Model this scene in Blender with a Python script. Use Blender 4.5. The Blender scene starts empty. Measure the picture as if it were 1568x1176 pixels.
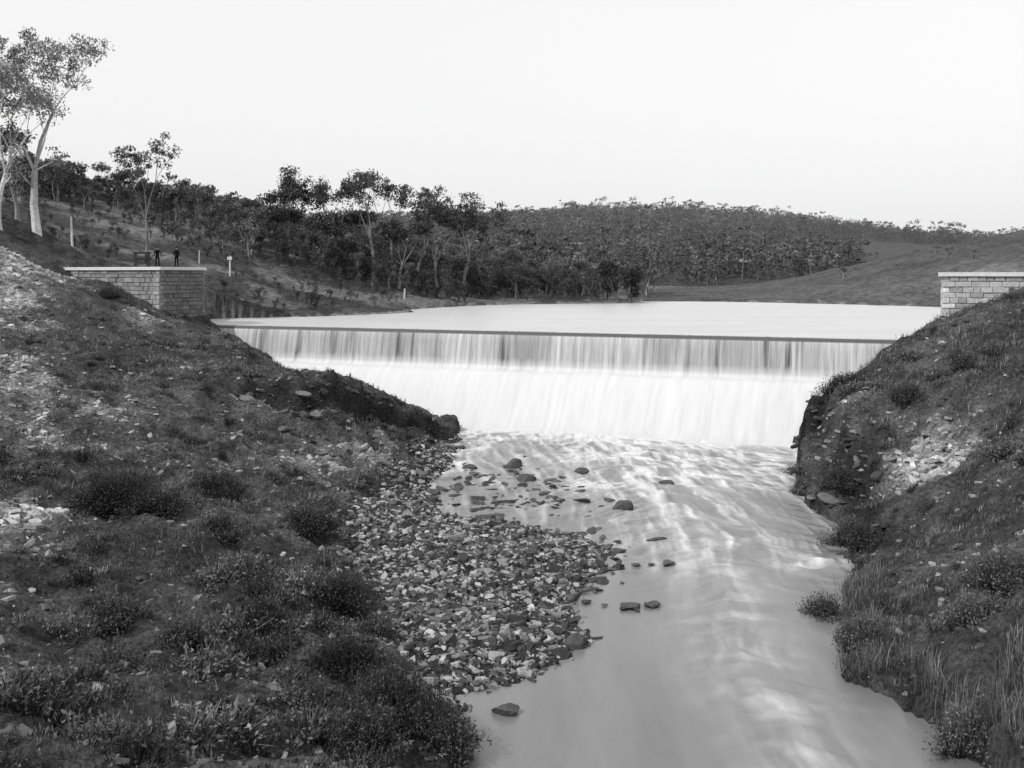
import bpy, math, random, bmesh
import numpy as np
from mathutils import Vector, Matrix
rng=np.random.default_rng(7); random.seed(7)
CZ=14.0
def S(h,v,d): # pixel column h, row v in the camera view -> world position at distance d
    return ((h-784)/1600*d, d, CZ-(v-420)/1600*d)
def sm(t): t=np.clip(t,0,1); return t*t*(3-2*t)
def zw(y): return 1.2*sm((np.asarray(y,float)-50)/26.)
def Wt(h,v):
    d=60.
    for _ in range(40): d=0.5*d+0.5*(CZ-float(zw(d)))*1600/(v-420)
    return ((h-784)/1600*d,d)
def h2(ix,iy,s):
    n=(ix.astype(np.int64)*374761393+iy.astype(np.int64)*668265263+s*982451653)&0xffffffff
    n=((n^(n>>13))*1274126177)&0xffffffff
    n=((n^(n>>16))*2246822519)&0xffffffff
    return ((n^(n>>15))&0xffffff)/float(0xffffff)
def vn(x,y,s=0):
    x=np.asarray(x,float);y=np.asarray(y,float)
    ix=np.floor(x);iy=np.floor(y);fx=x-ix;fy=y-iy
    fx=fx*fx*(3-2*fx);fy=fy*fy*(3-2*fy)
    a=h2(ix,iy,s);b=h2(ix+1,iy,s);c=h2(ix,iy+1,s);d=h2(ix+1,iy+1,s)
    return (a*(1-fx)+b*fx)*(1-fy)+(c*(1-fx)+d*fx)*fy
def fbm(x,y,o=4,s=0):
    t=0;a=.5;n=0
    for i in range(o):
        t=t+a*vn(x*2**i+17.3*i,y*2**i-9.1*i,s+i);n+=a;a*=.5
    return t/n
# ---------------------------------------------------------------- terrain
A=np.array([-31.,104.]);B=np.array([32.,78.5]);L=np.linalg.norm(B-A)
U=(B-A)/L; ND=np.array([U[1],-U[0]])
if ND[1]>0: ND=-ND
def scr(x,y): return (x-A[0])*ND[0]+(y-A[1])*ND[1]
eL=[(-2,5),(-1.5,20)]+[Wt(*p) for p in [(715,1150),(703,1065),(800,1045),(850,1010),(893,985),(868,930),(900,895),(953,852),(880,818),(770,800),(685,788),(655,745),(690,705),(704,688)]]+[(-4.6,86),(-5,96),(-5,120)]
eR=[(15,5),(14,20)]+[Wt(*p) for p in [(1475,1150),(1400,1100),(1312,1050),(1288,950),(1312,880),(1270,800),(1216,755),(1240,702)]]+[(21.5,80),(22,86),(22,120)]
eLx,eLy=np.array(eL).T; eRx,eRy=np.array(eR).T
def xL(y): return np.interp(y,eLy,eLx)+1.1*(fbm(np.asarray(y)*.9,np.zeros_like(y),3,5)-.5)
def xR(y): return np.interp(y,eRy,eRx)+1.3*(fbm(np.asarray(y)*.8,np.zeros_like(y),3,6)-.5)
gLy=[5,28,34.7,37.5,42,50,53,60,66,72,77,80];gLx=[-3,-3,-2.4,-3.4,-4.9,-7.8,-8.6,-8.3,-7.6,-6.8,-4.6,-4.6]
def gL(y): return np.interp(y,gLy,gLx)+1.2*(fbm(np.asarray(y)*.35,np.zeros_like(y)+3,3,8)-.5)
cp=[]
for p in [(0,378,93),(60,415,98),(60,425,90),(-300,300,90),(-300,500,60),(-300,900,30),(100,430,94),(140,441,94),(180,454,95),(245,482,96),(310,503,101),
 (0,450,85),(100,482,85),(200,510,85),(300,540,84),(345,513,95),(400,550,90),(500,582,84),(560,600,79),(600,632,78),(650,656,78),(690,668,79),(702,688,76.5),
 (560,610,76),(600,680,72),(640,700,70),(540,700,67),(430,597,71),(500,597,73),(440,665,67),(490,690,67),(480,720,62),(300,585,70),(200,590,66),(380,603,68),
 (100,560,68),(0,600,58),(100,680,54),(250,680,58),(330,740,55),(0,800,42),(150,800,44),(300,800,46),(420,800,49),(520,800,53),(530,850,50),(450,900,42),(580,900,45),
 (600,950,42),(640,1000,37.5),(0,1000,30),(150,1000,32),(300,1000,33),(450,1000,35),(0,1150,24),(300,1150,26),(500,1150,28),(620,1150,29.8),(680,1100,32),
 (750,900,45.5),(700,850,50.5),(800,980,39),(600,760,62.5),(640,720,68),(650,850,50.6),(300,950,36),(200,550,72),
 (1568,445,70),(1700,420,66),(1441,492,77),(1490,472,74),(1400,520,75),(1350,545,73),(1290,592,71),(1250,614,70),(1225,652,69),
 (1300,640,64),(1400,600,64),(1500,560,62),(1568,530,60),(1400,650,60),(1300,700,60),(1255,752,61),(1350,740,56),(1440,720,55),(1568,650,52),(1568,800,42),(1450,800,47),
 (1350,850,48),(1350,940,41),(1450,950,38),(1568,950,34),(1400,1050,34.5),(1500,1050,33),(1568,1050,30),(1568,1150,28),(1800,900,30),(1800,520,50),
 (500,478,128),(600,476,136),(400,470,130),(320,455,130),(350,420,135),(450,440,150),(600,450,160),(700,458,175),(800,460,185),(950,462,185),
 (300,380,150),(200,360,150),(100,350,140),(50,345,112),(0,340,110),(-200,300,110),(100,392,118),(250,405,120),(0,280,180),(100,285,190),(200,300,200),(350,345,220),(400,350,230),
 (0,300,300),(500,380,210),(600,395,230),(700,400,250),(650,420,200),(750,440,220),(900,445,260),
 (740,345,600),(900,328,800),(1050,326,820),(1200,336,800),(1320,362,800),(1450,374,1100),(900,420,320),(1100,415,380),(1000,380,550),(1200,390,560),(740,400,400),(600,362,700),(400,358,700),(500,385,400),(1568,372,900),(1500,385,600),(1700,385,800),(1568,368,1400),(1900,360,1400),
 (985,455,200),(1100,445,225),(1200,430,235),(1300,408,240),(1400,386,240),(1568,352,235),(1750,322,230),(1200,455,195),(1300,440,190),(1400,430,185),(1568,400,180),(1568,450,155),(1400,460,170)]:
    cp.append(S(*p))
cp+=[(-15,10,5),(-5,10,1.5),(-40,10,12),(15,10,.5),(30,10,8),(60,10,20),(-15,92,2),(-22,96,5),(27,79,5.5),(24,79.5,2.5),(90,300,10),(130,300,14),(50,300,10),(180,310,18),
 (80,100,16),(45,70,15.5),(100,120,20),(100,50,25),(-100,100,32),(-120,60,30),(-80,50,20),(-2500,2500,40),(2500,2500,30),(0,2500,20),(0,1400,35),(900,900,45),(-900,900,60),(900,300,60),(-900,0,60),(900,-100,50),(-300,300,45),(-400,-400,40),(400,-400,40),(0,-300,12),
 (-38,103,13.2),(-36,107,13.6),(-40,110,14.2),(-44,103,13.6)]
for i in range(2,len(eLx)-3): cp.append((eLx[i]-.2,eLy[i],float(zw(eLy[i]))+.03))
for i in range(2,len(eRx)-3): cp.append((eRx[i]+.15,eRy[i],float(zw(eRy[i]))+.05))
cp=np.array(cp,float)
n=len(cp)
K=np.linalg.norm(cp[:,None,:2]-cp[None,:,:2],axis=2)+np.eye(n)*-.15
M=np.zeros((n+3,n+3));M[:n,:n]=K;M[:n,n]=1;M[:n,n+1:]=cp[:,:2];M[n,:n]=1;M[n+1:,:n]=cp[:,:2].T
wts=np.linalg.lstsq(M,np.concatenate([cp[:,2],[0,0,0]]),rcond=None)[0]
lake=np.array([(-31,104),(-33.5,110),(-34,117.6),(-22.2,125),(-15.3,133),(-12.9,138),(-16,146),(-8.6,163),(.65,174),(12.9,178),(23.7,179),(24,184),(20,193),(37.6,191),(51.8,178),(65.6,160),(72.6,148),(85,125),(70,100),(50,88),(36,84),(32,78.5)],float)
def lake_sd(x,y):
    d=np.full(x.shape,1e9);ins=np.zeros(x.shape,bool);m=len(lake)
    for i in range(m):
        a=lake[i];b=lake[(i+1)%m];e=b-a
        t=np.clip(((x-a[0])*e[0]+(y-a[1])*e[1])/(e@e),0,1)
        d=np.minimum(d,np.hypot(x-a[0]-t*e[0],y-a[1]-t*e[1]))
        c=((a[1]>y)!=(b[1]>y))&(x<(b[0]-a[0])*(y-a[1])/(b[1]-a[1]+1e-12)+a[0]); ins^=c
    return np.where(ins,-d,d)
def cliff(x,y,line,amp,fall):
    d=np.full(x.shape,1e9);sg=np.ones(x.shape);tt=np.zeros(x.shape);line=np.array(line,float)
    for i in range(len(line)-1):
        a=line[i];e=line[i+1]-a;t=((x-a[0])*e[0]+(y-a[1])*e[1])/(e@e);tc=np.clip(t,0,1)
        dd=np.hypot(x-a[0]-tc*e[0],y-a[1]-tc*e[1]);c=e[0]*(y-a[1])-e[1]*(x-a[0])
        m=dd<d;sg=np.where(m,np.sign(c),sg);tt=np.where(m,(i+tc)/(len(line)-1),tt);d=np.where(m,dd,d)
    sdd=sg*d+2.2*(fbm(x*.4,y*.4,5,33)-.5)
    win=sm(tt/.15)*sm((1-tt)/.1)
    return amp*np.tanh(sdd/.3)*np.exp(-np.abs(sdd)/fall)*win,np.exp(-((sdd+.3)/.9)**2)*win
CL1=[(-4.6,80.5),(-6.5,78.7),(-8.6,77.6),(-10.5,75.2),(-12.3,72.8),(-14.5,71),(-17.5,69.5),(-20.5,66)][::-1]
CL2=[(20.5,76),(19.9,71),(19.6,67),(19.8,63),(20.0,59),(18.8,54),(18.5,48)]
cdark={}
def terrain(x,y):
    sh=x.shape;x=x.ravel();y=y.ravel();z=np.empty(x.size)
    for i in range(0,x.size,20000):
        xs=x[i:i+20000];ys=y[i:i+20000]
        k=np.hypot(xs[:,None]-cp[None,:,0],ys[:,None]-cp[None,:,1])
        z[i:i+20000]=k@wts[:n]+wts[n]+wts[n+1]*xs+wts[n+2]*ys
    s=scr(x,y)
    inbar=((x>gL(y)-.3)&(x<xL(y)+.3)&(y<80)&(y>30))
    r=np.where(inbar,.25,1.)*(1-.85*np.exp(-(((x+41)/9)**2+((y-98)/8)**2)))
    z+=r*((fbm(x*.22,y*.22,4,11)-.5)*.9+(fbm(x*1.1,y*1.1,3,12)-.5)*.75)
    st=.5*r*(y<112)+np.exp(-(((x+9.5)/6.)**2+((y-72)/9.)**2))+.9*np.exp(-(((x-21.5)/3.5)**2+((y-62)/10.)**2))
    rid=1-np.abs(2*fbm(x*.5,y*.5,5,31)-1)
    z+=st*(rid-.7)*1.7
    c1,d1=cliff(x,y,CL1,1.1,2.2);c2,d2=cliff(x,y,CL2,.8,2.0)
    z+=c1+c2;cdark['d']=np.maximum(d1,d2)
    far=sm((y-250)/300)
    z+=far*(fbm(x*.012,y*.012,3,13)-.5)*8
    l=x-xL(y);rr=xR(y)-x;e=np.minimum(l,rr);w=zw(y)
    ch=(s>0)
    inside=ch&(e>0)
    z=np.where(inside,w-np.minimum(.9,.03+.22*e),z)
    z=np.where(ch&(e<=0),np.maximum(z,w+.03+np.minimum(1.0,-e*.05)),z)
    sd=lake_sd(x,y);up=(s<=0)
    sdn=sd+1.2*(fbm(x*.3,y*.3,3,21)-.5)*(s<-6)
    z=np.where(up&(sdn<0),9-.05-np.minimum(3,-sdn*.2),z)
    z=np.where(up&(sdn>=0),np.maximum(z,9.03+np.minimum(.12*sdn,1.5)),z)
    return z.reshape(sh)
def axis(lo,hi,st,a,b,g=1.07):
    c=list(np.arange(a,b,st));v=b;k=st
    while v<hi: c.append(v);k*=g;v+=k
    c.append(hi);v=a;k=st;pre=[]
    while True:
        k*=g;v-=k
        if v<lo: break
        pre.append(v)
    pre.append(lo)
    return np.array(pre[::-1]+c)
gx=axis(-2600,2600,.22,-46,40);gy=axis(-500,3000,.22,16,110,1.04)
GX,GY=np.meshgrid(gx,gy);GZ=terrain(GX,GY)
CD=cdark['d'].reshape(GX.shape)
def samp(G,x,y):
    i=np.clip(np.searchsorted(gx,x)-1,0,len(gx)-2);j=np.clip(np.searchsorted(gy,y)-1,0,len(gy)-2)
    fx=(x-gx[i])/(gx[i+1]-gx[i]);fy=(y-gy[j])/(gy[j+1]-gy[j])
    return (G[j,i]*(1-fx)+G[j,i+1]*fx)*(1-fy)+(G[j+1,i]*(1-fx)+G[j+1,i+1]*fx)*fy
def hgt(x,y): return samp(GZ,x,y)
def slope(x,y): return np.hypot(hgt(x+.5,y)-hgt(x-.5,y),hgt(x,y+.5)-hgt(x,y-.5))
# ---------------------------------------------------------------- mesh helper
def mk(name,v,f,mats,shade=None,midx=None,smooth=False):
    v=np.asarray(v,np.float32);f=np.asarray(f,np.int32);k=f.shape[1]
    me=bpy.data.meshes.new(name);me.vertices.add(len(v));me.vertices.foreach_set('co',v.ravel())
    me.loops.add(f.size);me.loops.foreach_set('vertex_index',f.ravel())
    me.polygons.add(len(f));me.polygons.foreach_set('loop_start',np.arange(0,f.size,k,dtype=np.int32))
    try: me.polygons.foreach_set('loop_total',np.full(len(f),k,np.int32))
    except Exception: pass
    if midx is not None: me.polygons.foreach_set('material_index',np.asarray(midx,np.int32))
    me.polygons.foreach_set('use_smooth',np.full(len(f),bool(smooth)))
    if shade is not None:
        a=me.attributes.new('shade','FLOAT','POINT');a.data.foreach_set('value',np.asarray(shade,np.float32))
    for m in mats: me.materials.append(m)
    me.update(calc_edges=True)
    if len(f)<50000: me.validate()
    o=bpy.data.objects.new(name,me);bpy.context.collection.objects.link(o);return o
def grid(nx,ny):
    a=np.arange((ny-1)*nx).reshape(ny-1,nx)[:,:-1].ravel()
    return np.stack([a,a+1,a+1+nx,a+nx],1)
# ---------------------------------------------------------------- materials
def mat(name,rough=.8,spec=.3):
    m=bpy.data.materials.new(name);m.use_nodes=True;nt=m.node_tree;b=nt.nodes['Principled BSDF']
    b.inputs['Roughness'].default_value=rough;b.inputs['Specular IOR Level'].default_value=spec
    return m,nt,b
def N(nt,t,**k):
    n_=nt.nodes.new(t)
    for a,b in k.items(): setattr(n_,a,b)
    return n_
def noise(nt,scale,detail=5,vec=None,rough=.6,dist=0):
    n_=N(nt,'ShaderNodeTexNoise');n_.inputs['Scale'].default_value=scale;n_.inputs['Detail'].default_value=detail
    n_.inputs['Roughness'].default_value=rough;n_.inputs['Distortion'].default_value=dist
    if vec is not None: nt.links.new(vec,n_.inputs['Vector'])
    return n_.outputs['Fac']
def mth(nt,op,a,b=None,c=None,clamp=False):
    n_=N(nt,'ShaderNodeMath',operation=op,use_clamp=clamp)
    for i,x in enumerate((a,b,c)):
        if x is None: continue
        if isinstance(x,(int,float)): n_.inputs[i].default_value=x
        else: nt.links.new(x,n_.inputs[i])
    return n_.outputs[0]
def mr(nt,v,a,b,c,d):
    n_=N(nt,'ShaderNodeMapRange');nt.links.new(v,n_.inputs[0])
    for i,x in enumerate((a,b,c,d)):n_.inputs[i+1].default_value=x
    return n_.outputs[0]
def attr(nt,nm='shade'): return N(nt,'ShaderNodeAttribute',attribute_name=nm).outputs['Fac']
def obj(nt): return N(nt,'ShaderNodeTexCoord').outputs['Object']
def bump(nt,b,h,st,d):
    n_=N(nt,'ShaderNodeBump');n_.inputs['Strength'].default_value=st;n_.inputs['Distance'].default_value=d
    nt.links.new(h,n_.inputs['Height']);nt.links.new(n_.outputs[0],b.inputs['Normal'])
def shaded(name,rough=.8,var=.4,scale=8,bst=0,spec=.2):
    m,nt,b=mat(name,rough,spec);o=obj(nt);nz=noise(nt,scale,4,o)
    c=mth(nt,'MULTIPLY',attr(nt),mr(nt,nz,.25,.75,1-var,1+var));nt.links.new(c,b.inputs['Base Color'])
    if bst: bump(nt,b,nz,bst,.05)
    return m
m_ground,nt,b=mat('ground_soil_and_turf',.95,.1)
o=obj(nt);a=attr(nt)
n1=noise(nt,.9,6,o,.65);n2=noise(nt,6,6,o,.8);n3=noise(nt,.12,4,o)
c=mth(nt,'MULTIPLY',a,mr(nt,n1,.3,.7,.4,1.6));c=mth(nt,'MULTIPLY',c,mr(nt,n2,.36,.64,.3,1.8));c=mth(nt,'MULTIPLY',c,mr(nt,n3,.3,.7,.75,1.25))
nt.links.new(c,b.inputs['Base Color']);bump(nt,b,mth(nt,'ADD',n1,mth(nt,'MULTIPLY',n2,.5)),1.,.5)
m_leaf=shaded('eucalypt_leaves',.6,.2,.6)
m_bark=shaded('eucalypt_bark',.85,.35,3)
m_grass=shaded('grass_blades',.8,.3,.7)
m_stone=shaded('slate_stone',.7,.4,4,.7)
m_ash=shaded('ashlar_sandstone',.85,.3,6,.8)
m_cope=shaded('coping_stone',.8,.12,3,.3)
m_wood=shaded('weathered_timber',.9,.3,12)
m_cloth=shaded('dark_cloth',.9,.1,20)
m_skin=shaded('skin',.6,.05,5)
m_iron=shaded('dark_iron',.6,.2,10)
# ---------------------------------------------------------------- ground sheet
x=GX.ravel();y=GY.ravel();z=GZ.ravel()
def G2(x,y,cx,cy,sx,sy): return np.exp(-(((x-cx)/sx)**2+((y-cy)/sy)**2))
def scree_and_glow(x,y):
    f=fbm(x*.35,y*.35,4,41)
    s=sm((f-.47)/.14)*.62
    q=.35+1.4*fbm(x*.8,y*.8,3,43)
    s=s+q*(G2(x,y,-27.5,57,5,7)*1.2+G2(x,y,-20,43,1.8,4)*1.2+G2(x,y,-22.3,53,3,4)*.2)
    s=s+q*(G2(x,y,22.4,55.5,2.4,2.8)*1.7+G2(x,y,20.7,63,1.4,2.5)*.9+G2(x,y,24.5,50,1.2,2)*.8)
    s=s+q*(G2(x,y,-44,92,4,9)*1.8+G2(x,y,-40,82,2.5,7)*1.6+G2(x,y,-36,74,2.5,6)*1.3+G2(x,y,-31,66,2,5)*1.1+G2(x,y,-32,92,2,3)*.8+G2(x,y,-11,67,5,6)*.9+G2(x,y,-15,27,2,3)*1.3)  # left-edge patches, here and above: pale soil, lightened also to hint at fog glow
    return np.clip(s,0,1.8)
sc=scree_and_glow(x,y)
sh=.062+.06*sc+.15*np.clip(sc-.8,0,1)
cdk=CD.ravel();sh=sh*(1-.6*cdk)  # shade under the scarp edges, painted into the ground colour
bar=(x>gL(y))&(y<80)&(y>28)&(x<xL(y)+1)
sh=np.where(bar,.05,sh)
sh=np.where(y>113,.065+.10*sm((fbm(x*.13,y*.13,5,44)-.45)/.16),sh)
rh=np.exp(-(((x-75)/55)**2))*(y>140)*(y<260)*(x>24); sh=np.where(rh>.3,.06+.07*fbm(x*.06,y*.1,4,45)+.2*G2(x,y,82,180,4,9)*fbm(x*.4,y*.3,3,46),sh)
shl=np.abs(z-9.05)<.12; sh=np.where((y>100)&shl&(scr(x,y)<-3),.22,sh)
sh=np.where(y>300,.06,sh)
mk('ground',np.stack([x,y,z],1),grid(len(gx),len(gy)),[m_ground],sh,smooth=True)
# ---------------------------------------------------------------- lake
m_lake,nt,b=mat('lake_water',.35,.4);o=obj(nt)
mp=N(nt,'ShaderNodeMapping');mp.inputs['Scale'].default_value=(.35,1.6,1);nt.links.new(o,mp.inputs[0])
nz=noise(nt,1.2,4,mp.outputs[0]);nz2=noise(nt,.12,3,mp.outputs[0])
nt.links.new(mth(nt,'MULTIPLY',mr(nt,nz2,.3,.7,.5,.58),mr(nt,nz,.3,.7,.85,1.08)),b.inputs['Base Color']);bump(nt,b,nz,.4,.1)
C=A+ND*-.55
p1=C-U*22;p2=C+U*95
mk('lake',[(p1[0],p1[1],9),(p2[0],p2[1],9),(150,215,9),(-60,215,9)],[(0,1,2,3)],[m_lake])
# ---------------------------------------------------------------- river
rx=np.arange(-16,29,.10);ry=np.arange(8,96,.12);RX,RY=np.meshgrid(rx,ry)
s=scr(RX,RY)
pc=np.interp(RY,[5,30,38,45,55,64,72,80],[8,8.6,8.3,9.3,10.2,9.5,7.5,6]);pw=np.interp(RY,[5,30,45,60,75],[1.6,1.7,2.2,3.5,6])
core=np.exp(-((RX-pc)/pw)**2)
al=RX-pc;lo=RY+.55*np.abs(al)+1.6*(fbm(RX*.3,RY*.2,3,51)-.5);al=al+1.6*(fbm(RX*.25,RY*.18,3,52)-.5)
wave=fbm(al*.45,lo*1.3,3,53)-.5
strk=fbm(al*2.4,lo*.25,4,54)
rg=1-np.abs(2*fbm(al*.5,lo*1.1,3,59)-1)
rg2=1-np.abs(2*fbm(al*1.3,lo*.32,3,65)-1)
fl=np.clip((RY-18)/12,0,1)
chute=np.exp(-(((RX-14.6)/2.0)**2+((RY-50.5)/1.6)**2))
turb=sm((RY-44)/12);up_=sm((RY-56)/14)
RZ=zw(RY)+core*.26*wave*fl+turb*.3*wave+turb*.14*(strk-.5)+turb*.06*rg+.05*core*(strk-.5)+chute*.5*(fbm(RX*.9,RY*1.4,2,77)-.3)+.015*(fbm(RX*.5,RY*.8,3,55)-.5)
foot=np.exp(-np.clip(s-5.4,0,99)/1.4)
patch=sm((fbm(al*.18,lo*.14,2,60)-.3)/.3)
foam=1.0*foot+turb*np.clip(rg-.76,0,1)*1.9*patch*(.5+up_)
foam+=up_*np.clip(rg2-.68,0,1)*2.1*(.3+.8*patch)+turb*np.clip(strk-.54,0,1)*1.7
foam+=core*(.1+.8*np.clip(strk-.45,0,1)+1.2*np.clip(fbm(al*.8,lo*.9,4,57)-.48,0,1))*fl+chute*(.1+2.4*np.clip(fbm(RX*1.3,RY*1.3,3,58)-.42,0,1))
foam=np.clip(foam,0,1)
m_riv,nt,b=mat('river_water',.25,.5);o=obj(nt);a=attr(nt)
mp=N(nt,'ShaderNodeMapping');mp.inputs['Scale'].default_value=(2.2,.45,1);nt.links.new(o,mp.inputs[0])
nz=noise(nt,1.6,5,mp.outputs[0],.5,.8);nl=noise(nt,.25,3,mp.outputs[0])
fo=mth(nt,'MULTIPLY',a,mr(nt,nz,.3,.7,.75,1.15),clamp=True)
base=mr(nt,nl,.3,.7,.14,.19)
cc=mth(nt,'ADD',mth(nt,'MULTIPLY',base,mth(nt,'SUBTRACT',1.,fo)),mth(nt,'MULTIPLY',fo,.62))
nt.links.new(cc,b.inputs['Base Color']);nt.links.new(mr(nt,fo,0,1,.3,.8),b.inputs['Roughness']);bump(nt,b,nz,.18,.08)
mk('river',np.stack([RX.ravel(),RY.ravel(),RZ.ravel()],1),grid(len(rx),len(ry)),[m_riv],foam.ravel(),smooth=True)
# ---------------------------------------------------------------- weir and falling water
prof=np.array([(-.7,9.0),(-.25,8.995),(0,8.95),(.2,8.85),(.35,8.6),(.47,8.2),(.58,7.6),(.68,7.0),(.78,6.4),(.86,6.0),(1.0,5.82),(1.3,5.72),(1.9,5.6),(2.3,5.3),(2.8,4.7),(3.3,4.0),(3.9,3.15),(4.5,2.3),(5.1,1.6),(5.7,1.25),(6.6,1.12),(7.6,.95)])
pt=np.linspace(0,len(prof)-1,64);ps=np.interp(pt,np.arange(len(prof)),prof[:,0]);pz=np.interp(pt,np.arange(len(prof)),prof[:,1])
uu=np.arange(-1,L+1,.12);UU,PS=np.meshgrid(uu,ps);_,PZ=np.meshgrid(uu,pz)
k=sm((PS-.2)/.6)
off=k*(.10*(fbm(UU*1.3,PZ*.12,3,61)-.5)+.18*sm((PS-.9)/.5)*(fbm(UU*.8,PS*.6,3,62)-.5)+.7*sm((PS-4.5)/1)*(fbm(UU*.7,PS*.5,3,64)-.5))
WS=PS+off;WZ=PZ+k*sm((PS-.9)/.4)*.16*(fbm(UU*1.1,PS*1.0,3,63)-.5)
m_fall,nt,b=mat('falling_water',.55,.3)
o=obj(nt);sp=N(nt,'ShaderNodeSeparateXYZ');nt.links.new(o,sp.inputs[0])
def vec(sx,sz):
    q=N(nt,'ShaderNodeCombineXYZ');nt.links.new(mth(nt,'MULTIPLY',sp.outputs[0],sx),q.inputs[0]);nt.links.new(mth(nt,'MULTIPLY',sp.outputs[2],sz),q.inputs[2]);return q.outputs[0]
st1=noise(nt,1,4,vec(2.6,.12),.7);st2=noise(nt,1,2,vec(.3,.03),.5);st3=noise(nt,1,3,vec(.9,.05),.5)
edge=mth(nt,'MULTIPLY',mth(nt,'SUBTRACT',noise(nt,1,3,vec(1.6,.0),.6),.5),1.4)
upper=mr(nt,mth(nt,'ADD',sp.outputs[2],edge),5.7,6.7,0,1)
veil=mr(nt,st1,.34,.62,.22,.46)
gap=mr(nt,st3,.31,.40,.22,1.0)
uc=mth(nt,'MULTIPLY',mth(nt,'MULTIPLY',veil,gap),mr(nt,st2,.35,.65,.78,1.25),clamp=True)
lc=mth(nt,'MULTIPLY',mr(nt,st1,.3,.7,.54,.62),mr(nt,sp.outputs[2],1.5,6.,.93,1.03))
col=mth(nt,'ADD',mth(nt,'MULTIPLY',uc,upper),mth(nt,'MULTIPLY',lc,mth(nt,'SUBTRACT',1.,upper)))
lip=mth(nt,'MULTIPLY',mr(nt,sp.outputs[2],8.65,8.75,0,1),mr(nt,sp.outputs[2],8.975,8.99,1,0))
col=mth(nt,'ADD',mth(nt,'MULTIPLY',col,mth(nt,'SUBTRACT',1.,lip)),mth(nt,'MULTIPLY',lip,.08))
nt.links.new(col,b.inputs['Base Color'])
fall=mk('waterfall',np.stack([UU.ravel(),WS.ravel(),WZ.ravel()],1),grid(len(uu),len(ps))[:,::-1],[m_fall],smooth=True)
def place(ob):
    ob.matrix_world=Matrix(((U[0],ND[0],0,A[0]),(U[1],ND[1],0,A[1]),(0,0,1,0),(0,0,0,1)))
place(fall)
def prism(prof,x0,x1):
    k=len(prof);v=[(x0,s_,z_) for s_,z_ in prof]+[(x1,s_,z_) for s_,z_ in prof]
    f=[(i,(i+1)%k,(i+1)%k+k,i+k) for i in range(k)];return v,f
v,f=prism([(-2,3),(-2,8.5),(-.1,8.8),(.1,8.7),(.55,6.0),(.75,5.4),(1.9,5.2),(4.8,1.0),(4.8,-1)],-1,L+1)
wr=mk('stone_weir',v,f,[m_stone],np.full(len(v),.12));place(wr)
# ---------------------------------------------------------------- masonry abutments
def boxv(c,ax,ay,az):
    c=np.array(c,float);ax,ay,az=map(np.array,(ax,ay,az))
    v=[c+sx*ax+sy*ay+sz*az for sz in(-1,1) for sy in(-1,1) for sx in(-1,1)]
    return v,[(0,2,3,1),(4,5,7,6),(0,1,5,4),(2,6,7,3),(0,4,6,2),(1,3,7,5)]
class MB:
    def __init__(s): s.v=[];s.f=[];s.s=[];s.m=[]
    def add(s,v,f,sh,m=0):
        k=len(s.v);s.v+=[tuple(q) for q in v];s.f+=[tuple(i+k for i in q) for q in f];s.s+=[sh]*len(v);s.m+=[m]*len(f)
def blocks(mb,p0,p1,zt,zb,nrm,quoin0=False,quoin1=False,tone=.3):
    p0=np.array(p0,float);p1=np.array(p1,float);ln=np.linalg.norm(p1-p0);t=(p1-p0)/ln;nr=np.array(nrm,float);nr/=np.linalg.norm(nr)
    zc=zt;row=0
    while zc>zb:
        h=random.uniform(.34,.46);x0=0.
        first=True
        while x0<ln-.01:
            w=random.uniform(.5,1.25)
            q=False
            if quoin0 and first: w=.9 if row%2 else .5;q=True
            if ln-x0-w<.35: w=ln-x0
            g=.012;ch=.035;d=random.uniform(.05,.15)
            def P(a,c,e): 
                r=p0+t*a+nr*e;return (r[0],r[1],c)
            a0,a1=x0+g,x0+w-g;z1,z0=zc-g,zc-h+g
            j=lambda:random.uniform(-.02,.03)
            v=[P(a0,z0,-.05),P(a1,z0,-.05),P(a1,z1,-.05),P(a0,z1,-.05),P(a0,z0,d*.5),P(a1,z0,d*.5),P(a1,z1,d*.5),P(a0,z1,d*.5),
               P(a0+ch,z0+ch,d+j()),P(a1-ch,z0+ch,d+j()),P(a1-ch,z1-ch,d+j()),P(a0+ch,z1-ch,d+j())]
            f=[(0,1,5,4),(1,2,6,5),(2,3,7,6),(3,0,4,7),(4,5,9,8),(5,6,10,9),(6,7,11,10),(7,4,8,11),(8,9,10,11)]
            mb.add(v,f,(tone*random.uniform(.75,1.2))*(1.35 if q else 1))
            x0+=w;first=False
        zc-=h;row+=1
def solid(mb,pts,zb,zt,sh,m):
    k=len(pts);v=[(p[0],p[1],zb) for p in pts]+[(p[0],p[1],zt) for p in pts]
    f=[(i,(i+1)%k,(i+1)%k+k,i+k) for i in range(k)];mb.add(v,f,sh,m)
    base=len(mb.v)-k
    for i in range(1,k-2,2): mb.f.append((base,base+i,base+i+1,base+i+2));mb.m.append(m)
def outset(pts,d):
    pts=np.array(pts);k=len(pts);r=[]
    for i in range(k):
        a=pts[i]-pts[i-1];b_=pts[(i+1)%k]-pts[i]
        na=np.array([a[1],-a[0]])/np.linalg.norm(a);nb=np.array([b_[1],-b_[0]])/np.linalg.norm(b_)
        mvec=(na+nb)/(1+na@nb);r.append(pts[i]+mvec*d)
    return r
Lw=(-46.5,105.5);Kc=(-33.0,98.0);Ee=(-30.6,103.6);Eb=(-33.2,107.5);ZT=14.4
mb=MB();pl=[Lw,Kc,Ee,Eb]
solid(mb,pl,4,ZT-.01,.16,0)
def nrm(a,b_): d=np.array(b_)-np.array(a);return (d[1],-d[0])
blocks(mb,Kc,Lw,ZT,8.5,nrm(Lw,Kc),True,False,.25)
blocks(mb,Kc,Ee,ZT,7.0,nrm(Kc,Ee),True,False,.16)  # river face: same ashlar, its shade put in as a darker tone
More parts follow.
